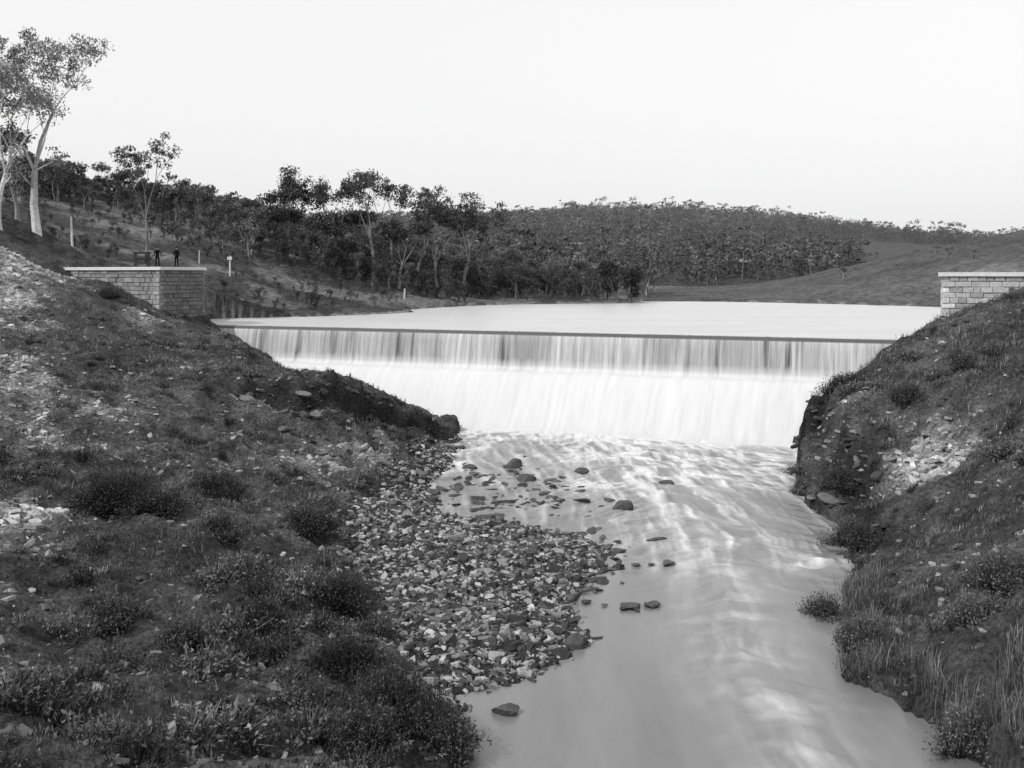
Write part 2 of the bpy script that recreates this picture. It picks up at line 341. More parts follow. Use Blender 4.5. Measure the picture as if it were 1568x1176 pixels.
blocks(mb,Ee,Eb,ZT,8.0,nrm(Ee,Eb),False,False,.25)
solid(mb,outset(pl,.28),ZT,ZT+.3,.62,1)
mk('stone_abutment_wall',mb.v,mb.f,[m_ash,m_cope],mb.s,mb.m)
ZL=ZT+.3
Rk=(32.2,78.2);Rr=(52,73.5);Rb=(35.4,85.5);Rq=(54,82);ZR=13.85
mb=MB();pl=[Rk,Rr,Rq,Rb]
solid(mb,pl,4,ZR-.01,.16,0)
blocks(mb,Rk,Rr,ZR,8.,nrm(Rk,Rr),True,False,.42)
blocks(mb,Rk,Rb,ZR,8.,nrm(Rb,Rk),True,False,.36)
solid(mb,outset(pl,.28),ZR,ZR+.3,.65,1)
mk('stone_abutment_wall',mb.v,mb.f,[m_ash,m_cope],mb.s,mb.m)
# ---------------------------------------------------------------- instancing by merge
def rotz(a): c,s_=np.cos(a),np.sin(a);z_=np.zeros_like(a);o_=np.ones_like(a);return np.stack([np.stack([c,-s_,z_],-1),np.stack([s_,c,z_],-1),np.stack([z_,z_,o_],-1)],-2)
def scatter(protos,pos,scale,ang,tone):
    V=[];F=[];SH=[];MI=[];off=0;N_=len(pos);pick=rng.integers(0,len(protos),N_)
    scale=np.asarray(scale);scale=np.repeat(scale[:,None],3,1) if scale.ndim==1 else scale
    for pi,(v,f,sh_,mi) in enumerate(protos):
        I=np.where(pick==pi)[0]
        if len(I)==0: continue
        R=rotz(ang[I]);vv=np.einsum('nij,nvj->nvi',R,v[None]*scale[I][:,None,:])+pos[I][:,None,:]
        nv=len(v);V.append(vv.reshape(-1,3));F.append((f[None]+(np.arange(len(I))*nv)[:,None,None]+off).reshape(-1,f.shape[1]))
        SH.append((sh_[None]*tone[I][:,None]).ravel());MI.append(np.tile(mi,len(I)));off+=nv*len(I)
    return np.concatenate(V),np.concatenate(F),np.concatenate(SH),np.concatenate(MI)
# ---------------------------------------------------------------- trees
def tube(v,f,sh_,p0,p1,r0,r1,tone,k=6):
    p0=np.array(p0);p1=np.array(p1);d=p1-p0;d=d/(np.linalg.norm(d)+1e-9);a=np.cross(d,[.3,.9,.2]);a/=np.linalg.norm(a);b_=np.cross(d,a)
    base=len(v)
    for p,r in((p0,r0),(p1,r1)):
        for i in range(k):
            t=2*math.pi*i/k;v.append(p+r*(math.cos(t)*a+math.sin(t)*b_));sh_.append(tone)
    for i in range(k): f.append((base+i,base+(i+1)%k,base+k+(i+1)%k,base+k+i))
def leaves(centers,rad,per,size,tone,flat=.6,r=None):
    r=r or rng;nC=len(centers);c=np.repeat(np.array(centers),per,0);M_=len(c)
    dr=r.normal(size=(M_,3));dr/=np.linalg.norm(dr,axis=1)[:,None];rr=(r.random(M_)**.5)
    rad_=np.repeat(rad,per) if np.ndim(rad) else rad
    off_=dr*(rr*rad_)[:,None]*np.array([1,1,flat]);p=c+off_
    a=r.normal(size=(M_,3));a[:,2]-=.6;a/=np.linalg.norm(a,axis=1)[:,None];b_=np.cross(a,r.normal(size=(M_,3)));b_/=np.linalg.norm(b_,axis=1)[:,None]
    sz=size*(.6+.8*r.random(M_));a=a*sz[:,None];b_=b_*(sz*.45)[:,None]
    v=np.stack([p-a,p-a*.1+b_,p+a,p-a*.1-b_],1).reshape(-1,3)
    f=np.arange(M_*4).reshape(M_,4)
    tn=tone*(.55+.9*r.random(M_))*np.repeat(.65+.7*r.random(nC),per)
    return v,f,np.repeat(tn,4)
def tree_mesh(H,spread,seed,first=.35,levels=4,per=60,lsize=.25,crad=.9,ltone=.08,btone=.3,r0=None,lean=.1,k=6,split=3,upb=.55,clr=1,wide=1.):
    R=random.Random(seed);v=[];f=[];s_=[];tips=[]
    r0=r0 or H*.02
    def grow(p,d,ln,r,lev):
        seg=2 if lev>0 else 4
        for i in range(seg):
            d2=(d+Vector((R.uniform(-1,1),R.uniform(-1,1),R.uniform(-.3,.6)))*.2).normalized()
            q=p+d2*ln/seg;rn=r*(.82 if seg==2 else .88);tube(v,f,s_,p,q,r,rn,btone*R.uniform(.7,1.2),k if lev<2 else max(3,k-2));p=q;r=rn;d=d2
            if lev==0 and i>=1 and R.random()<.5:
                an=R.uniform(0,6.28);sd=(d*.5+Vector((math.cos(an),math.sin(an),.2))).normalized();grow(p,sd,ln*.3,r*.4,max(2,levels-1))
        if lev>=levels: tips.append(tuple(p));return
        if lev>=levels-1: tips.append(tuple(p))
        nb=split if lev==0 else R.choice([2,3])
        ph=R.uniform(0,6.28)
        for i in range(nb):
            an=ph+i*6.28/nb+R.uniform(-.6,.6);w=R.uniform(.2,.85)*spread
            nd=(d*upb+Vector((math.cos(an)*w,math.sin(an)*w,R.uniform(.0,.6)))).normalized()
            grow(p,nd,ln0*(.66**(lev+1))*R.uniform(.6,1.35),r*R.uniform(.55,.72),lev+1)
    ln0=H*first
    grow(Vector((0,0,-.3)),Vector((R.uniform(-lean,lean),R.uniform(-lean,lean),1)).normalized(),ln0,r0,0)
    v=np.array([tuple(q) for q in v]);zt=max(t[2] for t in tips)
    sc_=(H*.97)/zt;v*=sc_;tips=np.array(tips)*sc_
    v[:,:2]*=wide;tips[:,:2]*=wide
    rr=np.random.default_rng(seed)
    keep=rr.random(len(tips))<clr;tips=tips[keep]
    lv,lf,ls=leaves(tips,crad*(.5+1.*rr.random(len(tips))),per,lsize,ltone,.65,rr)
    V=np.concatenate([v,lv]);F=np.concatenate([np.array(f),lf+len(v)]);SS=np.concatenate([s_,ls]);MI=np.concatenate([np.zeros(len(f),int),np.ones(len(lf),int)])
    return V,F,SS,MI
def put_tree(name,px,py,d,H,**kw):
    X,Y,_=S(px,py,d);V,F,SS,MI=tree_mesh(H,**kw);Z=float(hgt(np.array([X]),np.array([Y]))[0])-.1
    ob=mk(name,V,F,[m_bark,m_leaf],SS,MI);ob.location=(X,Y,Z);return ob
def topH(px,py,d):
    X,Y,Zt=S(px,py,d);return Zt-float(hgt(np.array([X]),np.array([Y]))[0])
for px,top,d,kw in [
 (58,46,110,dict(spread=.8,seed=41,first=.27,levels=5,per=38,lsize=.17,crad=1.,ltone=.26,btone=.5,r0=.34,upb=.75,wide=1.2)),
 (0,85,105,dict(spread=.7,seed=8,first=.3,levels=4,per=60,lsize=.17,crad=1.2,ltone=.28,btone=.5,r0=.28,upb=.7)),
 (28,190,112,dict(spread=.7,seed=9,first=.3,levels=4,per=45,lsize=.2,crad=1.0,ltone=.12,btone=.25)),
 (225,203,130,dict(spread=.8,seed=12,first=.42,levels=3,per=60,lsize=.17,crad=.8,ltone=.11,btone=.2,lean=.2,upb=.9,wide=.75)),
 (262,285,150,dict(spread=.8,seed=14,first=.4,levels=3,per=70,lsize=.22,crad=.9,ltone=.1,btone=.2,upb=.8)),
 (440,280,172,dict(spread=.8,seed=21,first=.3,levels=4,per=42,lsize=.22,crad=1.2,ltone=.07,btone=.15,upb=.8)),
 (472,256,175,dict(spread=.8,seed=22,first=.32,levels=4,per=46,lsize=.22,crad=1.3,ltone=.07,btone=.15,upb=.8,wide=1.1)),
 (505,276,170,dict(spread=.8,seed=23,first=.32,levels=4,per=42,lsize=.22,crad=1.2,ltone=.07,btone=.15,upb=.8)),
 (577,252,172,dict(spread=.8,seed=24,first=.42,levels=4,per=40,lsize=.22,crad=1.1,ltone=.08,btone=.2,clr=.8,upb=.9,wide=1.1)),
 (602,262,176,dict(spread=.8,seed=25,first=.42,levels=4,per=40,lsize=.22,crad=1.1,ltone=.08,btone=.2,clr=.8,upb=.9)),
 (640,286,178,dict(spread=.8,seed=26,first=.4,levels=4,per=42,lsize=.22,crad=1.1,ltone=.09,btone=.25,upb=.8,wide=1.1)),
 (705,295,180,dict(spread=.9,seed=27,first=.45,levels=4,per=42,lsize=.22,crad=1.1,ltone=.08,btone=.25,upb=.8,wide=1.2)),
 (738,322,185,dict(spread=.8,seed=28,first=.4,levels=4,per=36,lsize=.24,crad=1.0,ltone=.08,btone=.2,upb=.8)),
 (545,322,178,dict(spread=.8,seed=29,first=.35,levels=4,per=42,lsize=.24,crad=1.1,ltone=.07,btone=.2,upb=.8,wide=1.2)),
 (672,312,176,dict(spread=.8,seed=30,first=.35,levels=4,per=40,lsize=.24,crad=1.0,ltone=.08,btone=.2,upb=.8,wide=1.2)),
 (425,318,174,dict(spread=.8,seed=33,first=.3,levels=4,per=40,lsize=.24,crad=1.1,ltone=.07,btone=.2,upb=.8)),
 (490,325,168,dict(spread=.8,seed=35,first=.3,levels=4,per=40,lsize=.24,crad=1.2,ltone=.07,btone=.2,upb=.7,wide=1.2)),
 (610,335,170,dict(spread=.8,seed=36,first=.3,levels=4,per=40,lsize=.24,crad=1.2,ltone=.07,btone=.2,upb=.7,wide=1.2)),
 (948,402,181,dict(spread=.6,seed=31,first=.14,levels=3,per=120,lsize=.26,crad=1.1,ltone=.035,btone=.1,upb=.9)),
 (968,418,181.5,dict(spread=.6,seed=32,first=.14,levels=3,per=90,lsize=.26,crad=.9,ltone=.035,btone=.1)),
 ]:
    put_tree('eucalyptus_tree',px,top,d,topH(px,top,d),**kw)
def protos(n_,levels,per,lsize,crad,lt,bt,seed,first=.4,spread=.9,**kw):
    return [tree_mesh(10.,spread,seed+i,first=first,levels=levels,per=per,lsize=lsize,crad=crad,ltone=lt,btone=bt,k=4,**kw) for i in range(n_)]
def far_proto(seed):
    r=np.random.default_rng(seed);v=[];f=[];s_=[];t=np.array([r.uniform(-1,1),r.uniform(-1,1),7.])
    tube(v,f,s_,(0,0,-1),t,.14,.07,.17,3)
    nc=r.integers(6,11);hh=r.uniform(.6,3.2);c=np.stack([r.normal(0,1.7,nc),r.normal(0,1.7,nc),r.uniform(hh,9.5,nc)],1)
    lv,lf,ls=leaves(c,r.uniform(.7,1.8,nc),14,.5,.085,.8,r)
    return np.concatenate([np.array(v),lv]),np.concatenate([np.array(f),lf+len(v)]),np.concatenate([s_,ls]),np.concatenate([np.zeros(len(f),int),np.ones(len(lf),int)])
far=[far_proto(i) for i in range(24)]
N_=16000
Y=295+620*rng.random(N_)**.8;X=Y*rng.uniform(-.42,.58,N_)
q=X/Y
keep=(fbm(X*.02,Y*.02,3,71)>.3)&~((q>.33)&(Y<650))&~((q>.2)&(Y<330))&~((q<-.15)&(Y>520)&(rng.random(N_)<.5))
X=X[keep];Y=Y[keep];Z=hgt(X,Y)
scl=(.3+.75*rng.random(len(X))**1.3)*(1+.55*(rng.random(len(X))<.06))*(.75+.5*fbm(X*.03,Y*.03,2,73))
scl3=np.stack([scl*rng.uniform(1.,1.7,len(X)),scl*rng.uniform(1.,1.7,len(X)),scl],1)
def put(name,pr,X,Y,Z,scl,tone):
    r=scatter(pr,np.stack([X,Y,Z],1),scl,rng.uniform(0,6.28,len(X)),tone);return mk(name,r[0],r[1],[m_bark,m_leaf],r[2],r[3])
put('distant_forest',far,X,Y,Z-.3,scl3,(.5+1.*rng.random(len(X))**1.5)*(.55+.9*fbm(X*.015,Y*.015,3,74)))
mid=protos(8,3,26,.32,1.1,.085,.25,200,.32,.9,upb=.8)
N_=2200
X=rng.uniform(-130,30,N_);Y=rng.uniform(122,300,N_);Z=hgt(X,Y);q=784+1600*X/Y
dens=np.where(Y>190,.75,np.where(X<-48,.5,.25))*sm((fbm(X*.05,Y*.05,3,72)-.34)/.2)
k_=(lake_sd(X,Y)>6)&(rng.random(N_)<dens)&(Z>9.8)
k_&=~((Y<172)&(X>-36))&~((q>150)&(q<340)&(Y<160))
X,Y,Z=X[k_],Y[k_],Z[k_]
put('hillside_trees',mid,X,Y,Z-.2,rng.uniform(.25,.66,len(X)),.6+1.4*rng.random(len(X)))
low=protos(5,2,60,.3,1.7,.06,.1,300,.16,1.0)
N_=1100
X=np.concatenate([rng.uniform(-32,18,N_//2),rng.uniform(-95,-14,N_//2)]);Y=np.concatenate([rng.uniform(160,215,N_//2),rng.uniform(112,190,N_//2)])
q=784+1600*X/Y
k_=(lake_sd(X,Y)>2.5)&(fbm(X*.08,Y*.08,3,75)>np.where(Y>160,.3,.45))&~((q>180)&(q<330)&(Y<132));X,Y=X[k_],Y[k_];Z=hgt(X,Y)
put('shoreline_scrub',low,X,Y,Z-.2,np.where(Y>165,1,.4)*rng.uniform(.15,.5,len(X)),.6+1.*rng.random(len(X)))
X=rng.uniform(60,190,90);Y=rng.uniform(190,300,90);Z=hgt(X,Y)
put('hilltop_trees',mid,X,Y,Z-.2,rng.uniform(.05,.28,90),np.full(90,1.3))
# ---------------------------------------------------------------- stones
def stone_proto(seed,thick=1.):
    r=np.random.default_rng(seed);k=6
    an=np.sort((np.arange(k)+r.uniform(-.45,.45,k))*2*math.pi/k);rr=r.uniform(.6,1.15,k);el_=r.uniform(.3,.6)
    bx=np.cos(an)*rr*.65;by=np.sin(an)*rr*el_;th=r.uniform(.04,.13)*thick
    lo=np.stack([bx*.97,by*.97,np.full(k,-.25*thick)],1);mi=np.stack([bx*1.03,by*1.03,r.uniform(-.02,.03,k)+th*.3],1)
    tl=r.uniform(-.15,.15,2);hi=np.stack([bx*.9,by*.88,th+bx*tl[0]+by*tl[1]],1)
    v=np.concatenate([lo,mi,hi])
    f=[(i,(i+1)%k,(i+1)%k+k,i+k) for i in range(k)]+[(i+k,(i+1)%k+k,(i+1)%k+2*k,i+2*k) for i in range(k)]
    f+=[(12,13,14,15),(12,15,16,17)]
    t=r.uniform(-.6,.6);c_,s_=math.cos(t),math.sin(t);v=v@np.array([[c_,0,s_],[0,1,0],[-s_,0,c_]])
    t=r.uniform(-.5,.5);c_,s_=math.cos(t),math.sin(t);v=v@np.array([[1,0,0],[0,c_,s_],[0,-s_,c_]])
    return v,np.array(f),np.ones(len(v)),np.zeros(len(f),int)
def chunk_proto(seed):
    r=np.random.default_rng(seed);bm=bmesh.new();bmesh.ops.create_icosphere(bm,subdivisions=2,radius=1)
    pl=[(r.normal(size=3)*np.array([1,1,1.6]),r.uniform(.4,.8)) for _ in range(11)];asp=np.array([1,r.uniform(.5,.9),r.uniform(.3,.65)])*.6
    V=[]
    for v in bm.verts:
        c=np.array(v.co)
        for nn,dd in pl:
            nn=nn/np.linalg.norm(nn);e=c@nn-dd
            if e>0:c=c-nn*e
        V.append(c*asp*(1+.12*(r.random()-.5)))
    F=[[l.index for l in f_.verts] for f_ in bm.faces];bm.free();V=np.array(V)
    t=r.uniform(-.4,.4);c_,s_=math.cos(t),math.sin(t);V=V@np.array([[c_,0,s_],[0,1,0],[-s_,0,c_]])
    return V,np.array(F),np.ones(len(V)),np.zeros(len(F),int)
SP=[stone_proto(i) for i in range(32)];CK=[chunk_proto(700+i) for i in range(24)]
def stones(name,X,Y,size,tone,lift=.0,pr=None):
    Z=hgt(X,Y)+size*lift
    r=scatter(pr or SP,np.stack([X,Y,Z],1),np.stack([size,size,size*rng.uniform(.7,1.3,len(X))],1),rng.uniform(0,6.28,len(X)),tone)
    return mk(name,r[0],r[1],[m_stone],r[2],r[3])
N_=44000
Y=rng.uniform(29,80,N_);X=rng.uniform(-12,8,N_)
jit=rng.normal(0,.9,N_)
k_=(X>gL(Y)+jit)&(X<xL(Y)+.15+np.abs(jit)*.3);X,Y=X[k_],Y[k_]
sz=.11+.32*rng.random(len(X))**2.5+.35*(rng.random(len(X))<.02)
stones('gravel_bar_stones',X,Y,sz,.03+.38*rng.random(len(X))**2.6,.08)
P_=[]
for cx,cy,sx,sy,m_ in [(780,745,60,20,50),(830,770,60,14,50),(740,760,40,25,60),(900,850,50,25,60),(860,870,40,30,60),(960,928,30,5,8),(1300,880,12,20,15)]:
    for _ in range(m_):
        P_.append(Wt(random.gauss(cx,sx),max(700,random.gauss(cy,sy))))
P_=np.array(P_);sz=.25+.7*rng.random(len(P_))**2
r=scatter(CK,np.stack([P_[:,0],P_[:,1],zw(P_[:,1])+.06],1),np.stack([sz*1.3,sz,sz*.7],1),rng.uniform(0,6.28,len(P_)),rng.uniform(.03,.11,len(P_)))
mk('shallows_stones',r[0],r[1],[m_stone],r[2],r[3])
N_=100000
Y=16*(108/16.)**rng.random(N_);X=rng.uniform(-46,40,N_)
w=scree_and_glow(X,Y)
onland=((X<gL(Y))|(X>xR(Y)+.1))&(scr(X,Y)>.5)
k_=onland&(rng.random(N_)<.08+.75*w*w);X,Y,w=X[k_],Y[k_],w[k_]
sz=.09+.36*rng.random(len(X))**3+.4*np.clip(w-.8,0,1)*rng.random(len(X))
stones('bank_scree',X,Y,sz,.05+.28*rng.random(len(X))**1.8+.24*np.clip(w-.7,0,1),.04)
N_=30000
Y=rng.uniform(38,100,N_);X=rng.uniform(-40,36,N_);cd=samp(CD,X,Y);sl=slope(X,Y)
e=X-xR(Y);near=np.where(X>8,np.exp(-np.clip(e-.1,0,9)/.8)*(e>-.3),0)
zone=G2(X,Y,-10.5,70,5.5,7)+.7*G2(X,Y,21,63,2.2,8)
k_=((X<gL(Y)+.5)|(e>-.3))&(scr(X,Y)>1.5)&(rng.random(N_)<.45*cd+.4*zone*(.25+np.clip(sl-.2,0,1))+.15*near)&(fbm(X*.6,Y*.6,3,99)>.4)
X,Y=X[k_],Y[k_];sz=rng.uniform(.2,.5,len(X))+.9*rng.random(len(X))**5
stones('scarp_rocks',X,Y,sz,.025+.14*rng.random(len(X))**2,.0,CK)
def boulder(px,py,w,hh,tone=.07):
    X,Y=Wt(px,py);r=np.random.default_rng(int(px))
    bm=bmesh.new();bmesh.ops.create_icosphere(bm,subdivisions=3,radius=1)
    pl=[(r.normal(size=3),r.uniform(.55,.85)) for _ in range(14)]
    for v in bm.verts:
        c=np.array(v.co)
        for nn,dd in pl:
            nn=nn/np.linalg.norm(nn);e=c@nn-dd
            if e>0:c=c-nn*e
        c*=1+.06*(r.random()-.5);v.co=c*np.array([w,w*.8,hh])
    me=bpy.data.meshes.new('river_boulder');bm.to_mesh(me);a=me.attributes.new('shade','FLOAT','POINT')
    a.data.foreach_set('value',np.full(len(me.vertices),tone,np.float32));me.materials.append(m_stone);bm.free()
    o_=bpy.data.objects.new('river_boulder',me);bpy.context.collection.objects.link(o_);o_.location=(X,Y,float(zw(Y))+.08);o_.rotation_euler=(0,0,r.uniform(-.5,.5))
for q in [(788,716,.75,.55),(803,737,.85,.4),(952,778,.78,.45),(893,724,.6,.3),(965,930,.6,.16),(1000,928,.5,.14),(882,990,.5,.42),(775,1092,.5,.28),(720,718,.6,.3),(855,845,.4,.3),(945,848,.45,.3),(1022,742,.6,.2),(665,757,.5,.35)]: boulder(*q)
# ---------------------------------------------------------------- grass
def tuft(seed,nb,h,w,spr):
    r=np.random.default_rng(seed);an=r.uniform(0,6.28,nb);ln=h*r.uniform(.5,1.1,nb);b0=r.normal(0,spr*.35,(nb,2))
    lean=r.uniform(.1,.9,nb);dx_=np.cos(an)*lean*ln*.7;dy_=np.sin(an)*lean*ln*.7
    sd=np.stack([-np.sin(an),np.cos(an),np.zeros(nb)],1)*w*.5
    base=np.stack([b0[:,0],b0[:,1],np.full(nb,-.04)],1);tip=base+np.stack([dx_,dy_,ln],1)
    midp=base+np.stack([dx_*.35,dy_*.35,ln*.6],1)
    v=np.stack([base-sd,base+sd,midp+sd*.8,midp-sd*.8,tip+sd*.15,tip-sd*.15],1).reshape(-1,3)
    i=np.arange(nb)*6;f=np.concatenate([np.stack([i,i+1,i+2,i+3],1),np.stack([i+3,i+2,i+4,i+5],1)])
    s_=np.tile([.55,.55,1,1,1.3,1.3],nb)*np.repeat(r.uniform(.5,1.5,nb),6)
    return v,f,s_,np.zeros(len(f),int)
TP=[tuft(i,8,.24,.026,.3) for i in range(14)]
N_=90000
Y=15*(112/15.)**rng.random(N_);X=rng.uniform(-46,42,N_)
k_=((X<gL(Y)-.1)|(X>xR(Y)+.05))&((scr(X,Y)>.3))&(np.abs(X)<Y*.62+3)
X,Y=X[k_],Y[k_];w=scree_and_glow(X,Y);g=fbm(X*.5,Y*.5,4,81)+np.where(X>8,.06,0)
k_=(rng.random(len(X))<np.clip(sm((g-.4)/.2)*1.1-.9*w,0.03,1))&(slope(X,Y)<1.6)&(samp(CD,X,Y)<.6);X,Y,g=X[k_],Y[k_],g[k_]
tone=(.05+.13*fbm(X*.22,Y*.22,3,82))*rng.uniform(.4,1.8,len(X))
scl=np.clip(Y/50,.7,1.2)*rng.uniform(.5,1.5,len(X))
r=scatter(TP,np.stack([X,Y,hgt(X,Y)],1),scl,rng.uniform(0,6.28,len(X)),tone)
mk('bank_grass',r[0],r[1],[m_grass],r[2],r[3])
def shrub_mesh(seed,rad,hh,nb,tone,w=.03):
    r=np.random.default_rng(seed)
    an=r.uniform(0,6.28,nb);q=r.random(nb)**.5;lob=1+.35*np.sin(an*3+seed)+.2*np.sin(an*5+seed*2);q=q*lob
    bx=np.cos(an)*q*rad*.6;by=np.sin(an)*q*rad*.6
    ln=hh*r.uniform(.35,1.15,nb)*np.clip(1-.45*q*q,.2,1);ox=np.cos(an)*q*rad*.45+r.normal(0,.16*rad,nb);oy=np.sin(an)*q*rad*.45+r.normal(0,.16*rad,nb)
    base=np.stack([bx,by,np.full(nb,-.15)],1);tip=base+np.stack([ox,oy,ln],1);midp=base+np.stack([ox*.4,oy*.4,ln*.55],1)
    a2=r.uniform(0,6.28,nb);sd=np.stack([np.cos(a2),np.sin(a2),np.zeros(nb)],1)*w*.5
    v=np.stack([base-sd,base+sd,midp+sd,midp-sd,tip+sd*.2,tip-sd*.2],1).reshape(-1,3)
    i=np.arange(nb)*6;f=np.concatenate([np.stack([i,i+1,i+2,i+3],1),np.stack([i+3,i+2,i+4,i+5],1)])
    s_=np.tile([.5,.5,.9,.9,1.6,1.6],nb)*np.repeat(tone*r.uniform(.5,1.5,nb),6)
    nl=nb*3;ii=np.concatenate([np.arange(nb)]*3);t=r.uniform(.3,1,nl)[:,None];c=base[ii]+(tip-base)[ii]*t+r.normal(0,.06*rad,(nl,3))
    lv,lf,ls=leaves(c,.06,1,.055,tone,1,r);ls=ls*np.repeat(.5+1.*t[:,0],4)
    return np.concatenate([v,lv]),np.concatenate([f,lf+len(v)]),np.concatenate([s_,ls]),np.zeros(len(f)+len(lf),int)
for px,py,d,rad,hh,tone in [(180,765,47,2.0,1.7,.03),(530,1020,34,1.35,1.6,.025),(515,915,41,1.4,1.5,.035),(600,1110,31,1.3,1.8,.04),(660,1130,30.4,1.0,1.8,.045),(690,1150,30,.8,1.4,.06),(560,1140,29,.9,1.2,.05),
   (1262,930,43,.9,1.2,.06),(470,800,50,1.4,1.3,.035),(240,780,46,1.4,1.2,.035),(370,1100,28,.5,.7,.035),(180,970,34,.9,.9,.05),(1320,1010,38,1.,1.4,.08),(1480,1130,30.5,.9,1.5,.09),(1540,900,37,1.4,1.5,.08),(1500,960,36,1.1,1.3,.09),
   (165,440,93,1.0,1.0,.04),(330,760,52,1.7,1.5,.03),(1390,640,62,1.2,1.1,.04),(1310,820,52,1.3,1.3,.045),(280,1000,33,.8,.9,.05),(400,960,37,1.0,1.1,.045),(1290,760,59,1.2,1.2,.04),(1300,610,68,1.4,1.1,.035)]:
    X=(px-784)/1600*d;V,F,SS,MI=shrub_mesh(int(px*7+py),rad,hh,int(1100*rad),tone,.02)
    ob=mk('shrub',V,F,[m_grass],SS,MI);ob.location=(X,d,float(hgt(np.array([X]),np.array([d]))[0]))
BP=[shrub_mesh(900+i,.7,.75,100,1.,.03) for i in range(10)]
N_=5200
Y=15*(108/15.)**rng.random(N_);X=rng.uniform(-44,42,N_)
k_=((X<gL(Y)-.5)|(X>xR(Y)+.15))&(scr(X,Y)>1)&(fbm(X*.3,Y*.3,3,91)>.44)&(np.abs(X)<Y*.62+3)&(rng.random(N_)<1-.8*scree_and_glow(X,Y))&~((X<-28)&(Y>86));X,Y=X[k_],Y[k_]
sz=rng.uniform(.3,1.3,len(X))*np.where(fbm(X*.12,Y*.12,2,92)>.5,1,.6)
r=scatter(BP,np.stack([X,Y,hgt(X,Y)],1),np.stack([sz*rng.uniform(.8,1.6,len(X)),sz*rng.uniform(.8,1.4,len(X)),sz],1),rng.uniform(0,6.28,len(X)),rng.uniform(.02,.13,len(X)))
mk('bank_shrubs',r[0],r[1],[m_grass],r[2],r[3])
RP=[tuft(500+i,22,.95,.02,.5) for i in range(8)]
Y=rng.uniform(27,46,330);X=xR(Y)+np.abs(rng.normal(0,1.1,330))+.05
k_=fbm(X*.6,Y*.6,2,95)>.42;X,Y=X[k_],Y[k_]
r=scatter(RP,np.stack([X,Y,hgt(X,Y)],1),rng.uniform(.35,1.2,len(X)),rng.uniform(0,6.28,len(X)),rng.uniform(.05,.17,len(X)))
mk('river_reeds',r[0],r[1],[m_grass],r[2],r[3])
# ---------------------------------------------------------------- posts, stakes
def post(name,px,d,h,rad,tone,cap=False):
    X=(px-784)/1600*d;Z=float(hgt(np.array([X]),np.array([d]))[0]);v=[];f=[];s_=[]
    e1=random.uniform(-.04,.04)*h
    tube(v,f,s_,(0,0,-.3),(e1,0,h*.6),rad,rad*.9,tone,8);tube(v,f,s_,(e1,0,h*.6),(e1*1.4,0,h),rad*.9,rad*.75,tone,8)
    f.append((24,25,26,27));f.append((24,27,28,31))
    mb=MB();mb.add([tuple(q) for q in v],f,tone)
    if cap:
        vv,ff=boxv((e1*1.3,-rad-.05,h*.86),(.3,0,0),(0,.03,0),(0,0,.2));mb.add(vv,ff,tone)
    o_=mk(name,mb.v,mb.f,[m_wood],mb.s,mb.m);o_.location=(X,d,Z)
post('timber_post',111,114,3.4,.13,.6);post('sign_post',352,135,2.6,.12,.6,True);post('timber_post',619,158,1.6,.16,.5);post('timber_post',305,140,1.8,.1,.45)
for q in [(440,44,2.8),(447,33,1.6),(547,30,1.6),(1499,36,1.9),(415,38,1.3)]: post('sapling_stake',q[0],q[1],q[2],.03,.06)
# ---------------------------------------------------------------- winch on abutment
mb=MB()
for sx in(-.45,.45):
    v,f=boxv((sx,0,.5),(.09,0,0),(0,.12,0),(0,0,.5));mb.add(v,f,.04)
    v,f=boxv((sx,0,.06),(.16,0,0),(0,.35,0),(0,0,.055));mb.add(v,f,.04)
v,f=boxv((0,0,1.04),(.62,0,0),(0,.14,0),(0,0,.07));mb.add(v,f,.04)
vv=[];ff=[];ss=[]
tube(vv,ff,ss,(-.62,0,.62),(.62,0,.62),.13,.13,.05,10)
for i in range(16):
    a=i*math.pi/8;a2=(i+1)*math.pi/8;tube(vv,ff,ss,(.25,math.cos(a)*.36,.62+math.sin(a)*.36),(.25,math.cos(a2)*.36,.62+math.sin(a2)*.36),.05,.05,.05,6)
for i in range(4):
    a=i*math.pi/2;tube(vv,ff,ss,(.25,0,.62),(.25,math.cos(a)*.36,.62+math.sin(a)*.36),.03,.03,.05,6)
tube(vv,ff,ss,(.62,0,.62),(.62,.3,.85),.03,.03,.05,6);tube(vv,ff,ss,(.62,.3,.85),(.85,.3,.85),.03,.03,.05,6)
mb.add([tuple(q) for q in vv],ff,.04)
w_=mk('sluice_winch',mb.v,mb.f,[m_iron],mb.s,mb.m);w_.location=(-35.5,100.3,ZL);w_.rotation_euler=(0,0,.2);w_.scale=(1.3,1.3,1.3)
